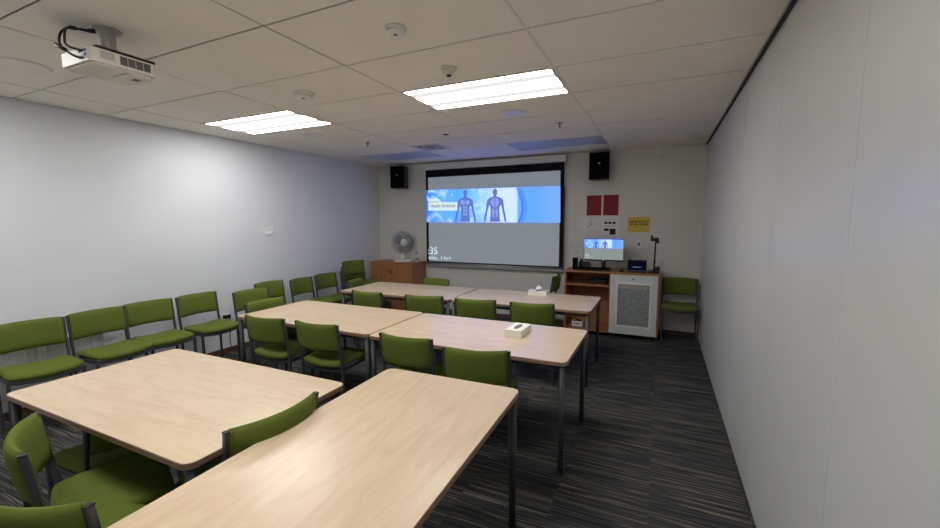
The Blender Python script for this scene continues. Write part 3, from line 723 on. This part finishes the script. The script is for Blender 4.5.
table('maple table at the left of the back row, near the corner cupboard', -2.830, 4.318, 1.512, .83, R(1.5))

def tissue_box(x, y, z, lx, ly, h, rz, label, tissue):
    t = thing('tissue_box', label, 'tissue box', (x, y, z), rz, 'tissue boxes')
    b = MB().box(-lx / 2, lx / 2, -ly / 2, ly / 2, 0, h, .002).build('carton', M['card'], t)
    mb = MB(); mb.prism([(.022 * math.cos(a), .075 * math.sin(a)) for a in [2 * PI * k / 24 for k in range(24)]], h, h + .0012); mb.build('slot', M['slot'], t)
    if tissue:
        mb = MB()
        def fn(u, v):
            a = 2 * PI * u; r = (.02 + .035 * math.sin(PI * min(1, v * 1.15)) ** .8) * (1 - v * v * .96) * (1 + .18 * math.sin(3 * a + 2 * v))
            return Vector((r * .7 * math.cos(a), 1.25 * r * math.sin(a), h + v * .062 + .008 * math.sin(2 * a) * v))
        mb.grid(fn, 24, 8); mb.build('tissue', M['tissue'], t)
tissue_box(-.947, 2.916, .741, .125, .235, .06, R(-2), 'white tissue box with empty slot on the middle row table', False)
tissue_box(-1.262, 4.62, .741, .22, .125, .05, R(3), 'white tissue box with a tissue showing on the back row table', True)

# ------------------------------------------------------------------ chairs
def back_y(z):
    """centre line of the rear post: upright to the seat, then leaning back"""
    if z <= .46: return -.19
    q = z - .46; return -.19 - .135 * q * min(1, q / .06)
def make_chair():
    t = thing('stacking_chair', '', 'chair', (0, 0, 0))
    PX = .205
    for k in (-1, 1):      # rear legs run up as back posts
        P = [(k * PX, back_y(z), z) for z in (0.004, .2, .42, .46, .475, .49, .505, .52, .6, .7, .812)]
        l = MB().sweep(P, rsec(.018, .025), (1, 0, 0)).build('leg', M['steel'], t)
        yb = back_y(.812); mb = MB(); mb.box(k * PX - .0095, k * PX + .0095, yb - .013, yb + .013, .809, .817, .002); mb.build('post_cap', M['cap'], l)
    for k in (-1, 1):
        P = [(k * PX, .155, .004), (k * PX, .155, .2), (k * PX, .15, .462)]
        MB().sweep(P, rsec(.019, .030), (1, 0, 0)).build('leg', M['steel'], t)
    mb = MB()
    for k in (-1, 1): mb.sweep([(k * PX, -.185, .452), (k * PX, .168, .464)], rsec(.018, .030), (1, 0, 0))
    for y, z in ((-.178, .452), (.158, .464)):      # dished cross rails
        mb.sweep([(PX * q, y, z - .022 * (1 - q * q)) for q in [-1 + .2 * i for i in range(11)]], rsec(.018, .030), (0, 1, 0))
    mb.build('seat_frame', M['steel'], t)
    # seat cushion
    mb = MB()
    N_, K_ = 14, 14
    def out(u, v):
        # square -> rounded square
        x, y = 2 * u - 1, 2 * v - 1
        e = 10; s = (abs(x) ** e + abs(y) ** e); m_ = max(abs(x), abs(y)); f = m_ / (s ** (1 / e)) if s else 1
        return x * f, y * f
    def top_(u, v):
        x, y = out(u, v); edge = max(abs(2 * u - 1), abs(2 * v - 1))
        wd = .205 + .009 * (y + 1) / 2 - (.0115 if y < -.7 else 0)
        z = .506 + .018 * x * x - .020 * max(0, edge - .78) ** 2 / .0484 - .012 * max(0, y - .3) ** 2 + .006 * (y + 1) / 2
        return Vector((x * wd, -.02 + y * .192, z))
    def bot_(u, v):
        x, y = out(u, v); edge = max(abs(2 * u - 1), abs(2 * v - 1)); wd = .205 + .009 * (y + 1) / 2 - (.0115 if y < -.7 else 0)
        return Vector((x * wd * .985, -.02 + y * .192 * .985, .464 + .012 * x * x - .014 * (1 - x * x) + .004))
    A = mb.grid(top_, N_, K_); B = mb.grid(bot_, N_, K_)
    def rim(V): return [V[i][0] for i in range(N_)] + [V[N_][j] for j in range(K_)] + [V[i][K_] for i in range(N_, 0, -1)] + [V[0][j] for j in range(K_, 0, -1)]
    ra, rb = rim(A), rim(B); n = len(ra)
    for i in range(n): mb._f([ra[i], ra[(i + 1) % n], rb[(i + 1) % n], rb[i]], True)
    mb.build('seat', M['green'], t)
    # padded back, curved away from the sitter
    mb = MB(); W_ = .1955; z0, z1 = .602, .822
    def face(side):
        def fn(u, v):
            q = 2 * u - 1; p = 2 * v - 1; z = z0 + (z1 - z0) * v
            th = .023 * (1 - abs(p) ** 5 * .75) * (1 - abs(q) ** 9 * .35)
            return Vector((q * W_, back_y(z) - .050 * (1 - q * q) + side * th - .0, z + .0))
        return fn
    A = mb.grid(face(1), N_, 10); B = mb.grid(face(-1), N_, 10); K2 = 10
    def rim2(V): return [V[i][0] for i in range(N_)] + [V[N_][j] for j in range(K2)] + [V[i][K2] for i in range(N_, 0, -1)] + [V[0][j] for j in range(K2, 0, -1)]
    ra, rb = rim2(A), rim2(B); n = len(ra)
    for i in range(n): mb._f([ra[i], ra[(i + 1) % n], rb[(i + 1) % n], rb[i]], True)
    mb.build('backrest', M['green'], t)
    return t
proto = make_chair()
first = [True]
YT = back_y(.82)
def chair(bx, by, rot, label, group, z=0):
    """bx, by = middle of the top of the back; rot = turn from facing the screen wall"""
    o = proto if first[0] else copy_tree(proto); first[0] = False
    a = R(rot); o.location = (bx + YT * math.sin(a), by - YT * math.cos(a), z); o.rotation_euler = (0, 0, a)
    o['label'] = label; o['category'] = 'chair'; o['group'] = group
    return o
G1 = 'green chairs lined up along the left wall'; G2 = 'green chairs at the middle row tables'; G3 = 'green chairs at the back row tables'; G4 = 'green chairs at the nearest tables'
chair(-4.50, 1.425, -97, 'green chair by the left wall in front of the heater, cut by the picture edge', G1)
chair(-4.51, 1.868, -88, 'second green chair from the left along the left wall', G1)
chair(-4.54, 2.285, -94, 'third green chair from the left along the left wall', G1)
chair(-4.52, 2.742, -90, 'fourth green chair along the left wall, its seat and legs clear of the tables', G1)
chair(-4.22, 3.167, -95, 'green chair pulled forward from the left wall beside the middle row table', G1)
chair(-4.57, 3.69, -90, 'green chair against the left wall half hidden behind another chair', G1)
chair(-4.45, 4.105, -84, 'green chair by the left wall, the left of the two before the corner stack', G1)
chair(-4.49, 4.595, -90, 'green chair by the left wall right next to the corner stack', G1)
for k in range(3):
    chair(-4.47 + .03 * k, 5.13 - .005 * k, -99, ('bottom', 'middle', 'top')[k] + ' green chair of the stack in the far left corner', 'stacked green chairs', z=.075 * k)
chair(-3.535, 2.80, -93, 'green chair at the left end of the middle row table', G2)
chair(-2.93, 2.305, 3, 'leftmost green chair along the near side of the middle row', G2)
chair(-2.39, 2.33, 1, 'second green chair from the left along the near side of the middle row', G2)
chair(-1.555, 2.305, 0, 'green chair behind the nearest table, the left one of two there', G2)
chair(-.997, 2.236, 12, 'green chair behind the nearest table at the right end of the middle row', G2)
chair(-2.945, 3.63, -2, 'leftmost green chair along the near side of the back row', G3)
chair(-2.23, 3.67, 10, 'second green chair from the left along the near side of the back row', G3)
chair(-1.654, 3.70, 9, 'third green chair from the left along the near side of the back row', G3)
chair(-1.083, 3.74, 7.5, 'rightmost green chair along the near side of the back row', G3)
chair(-2.72, 4.80, 174, 'green chair on the far side of the back row, only its back showing', G3)
chair(-3.66, 4.295, -74, 'green chair at the left end of the back row table', G3)
chair(-1.335, 5.82, 93, 'green chair seen edge-on beside the equipment cabinet', 'green chairs by the back wall')
chair(.262, 6.13, 180, 'green chair in the far right corner between cabinet and right wall', 'green chairs by the back wall')
chair(-1.428, 1.152, 85, 'green chair wedged between the two nearest tables', G4)
chair(-2.12, .64, -23, 'green chair turned at an angle at the front left table', G4)
chair(-1.615, .468, 16, 'green chair at the bottom left corner beside the nearest table', G4)

o = chair(-2.36, 1.10, 92, 'green chair under the front left table, only a seat corner and back edge showing', G4); o.scale = (1, 1, .85)

# ------------------------------------------------------------------ camera
f_px = 411.9
cd = bpy.data.cameras.new('camera'); cam = bpy.data.objects.new('camera', cd); COL.objects.link(cam)
cd.sensor_fit = 'HORIZONTAL'; cd.sensor_width = 36; cd.lens = 36 * f_px / 940; cd.clip_start = .02
yaw, pit, rol = R(24.7955), R(-6.0435), R(-.2173)
F = Vector((-math.sin(yaw) * math.cos(pit), math.cos(yaw) * math.cos(pit), math.sin(pit)))
rt = F.cross(Vector((0, 0, 1))).normalized(); up = rt.cross(F)
r2 = math.cos(rol) * rt + math.sin(rol) * up; u2 = -math.sin(rol) * rt + math.cos(rol) * up
m = Matrix((r2, u2, -F)).transposed().to_4x4(); m.translation = (0, 0, 1.6)
cam.matrix_world = m
sc.camera = cam
sc.cycles.diffuse_bounces = 8
w = bpy.data.worlds.new('world'); sc.world = w; w.use_nodes = True
w.node_tree.nodes['Background'].inputs[0].default_value = (.5, .52, .55, 1); w.node_tree.nodes['Background'].inputs[1].default_value = .05
vs = sc.view_settings
vs.view_transform = 'Standard'; vs.look = 'None'; vs.exposure = 0; vs.gamma = 1; vs.use_curve_mapping = False
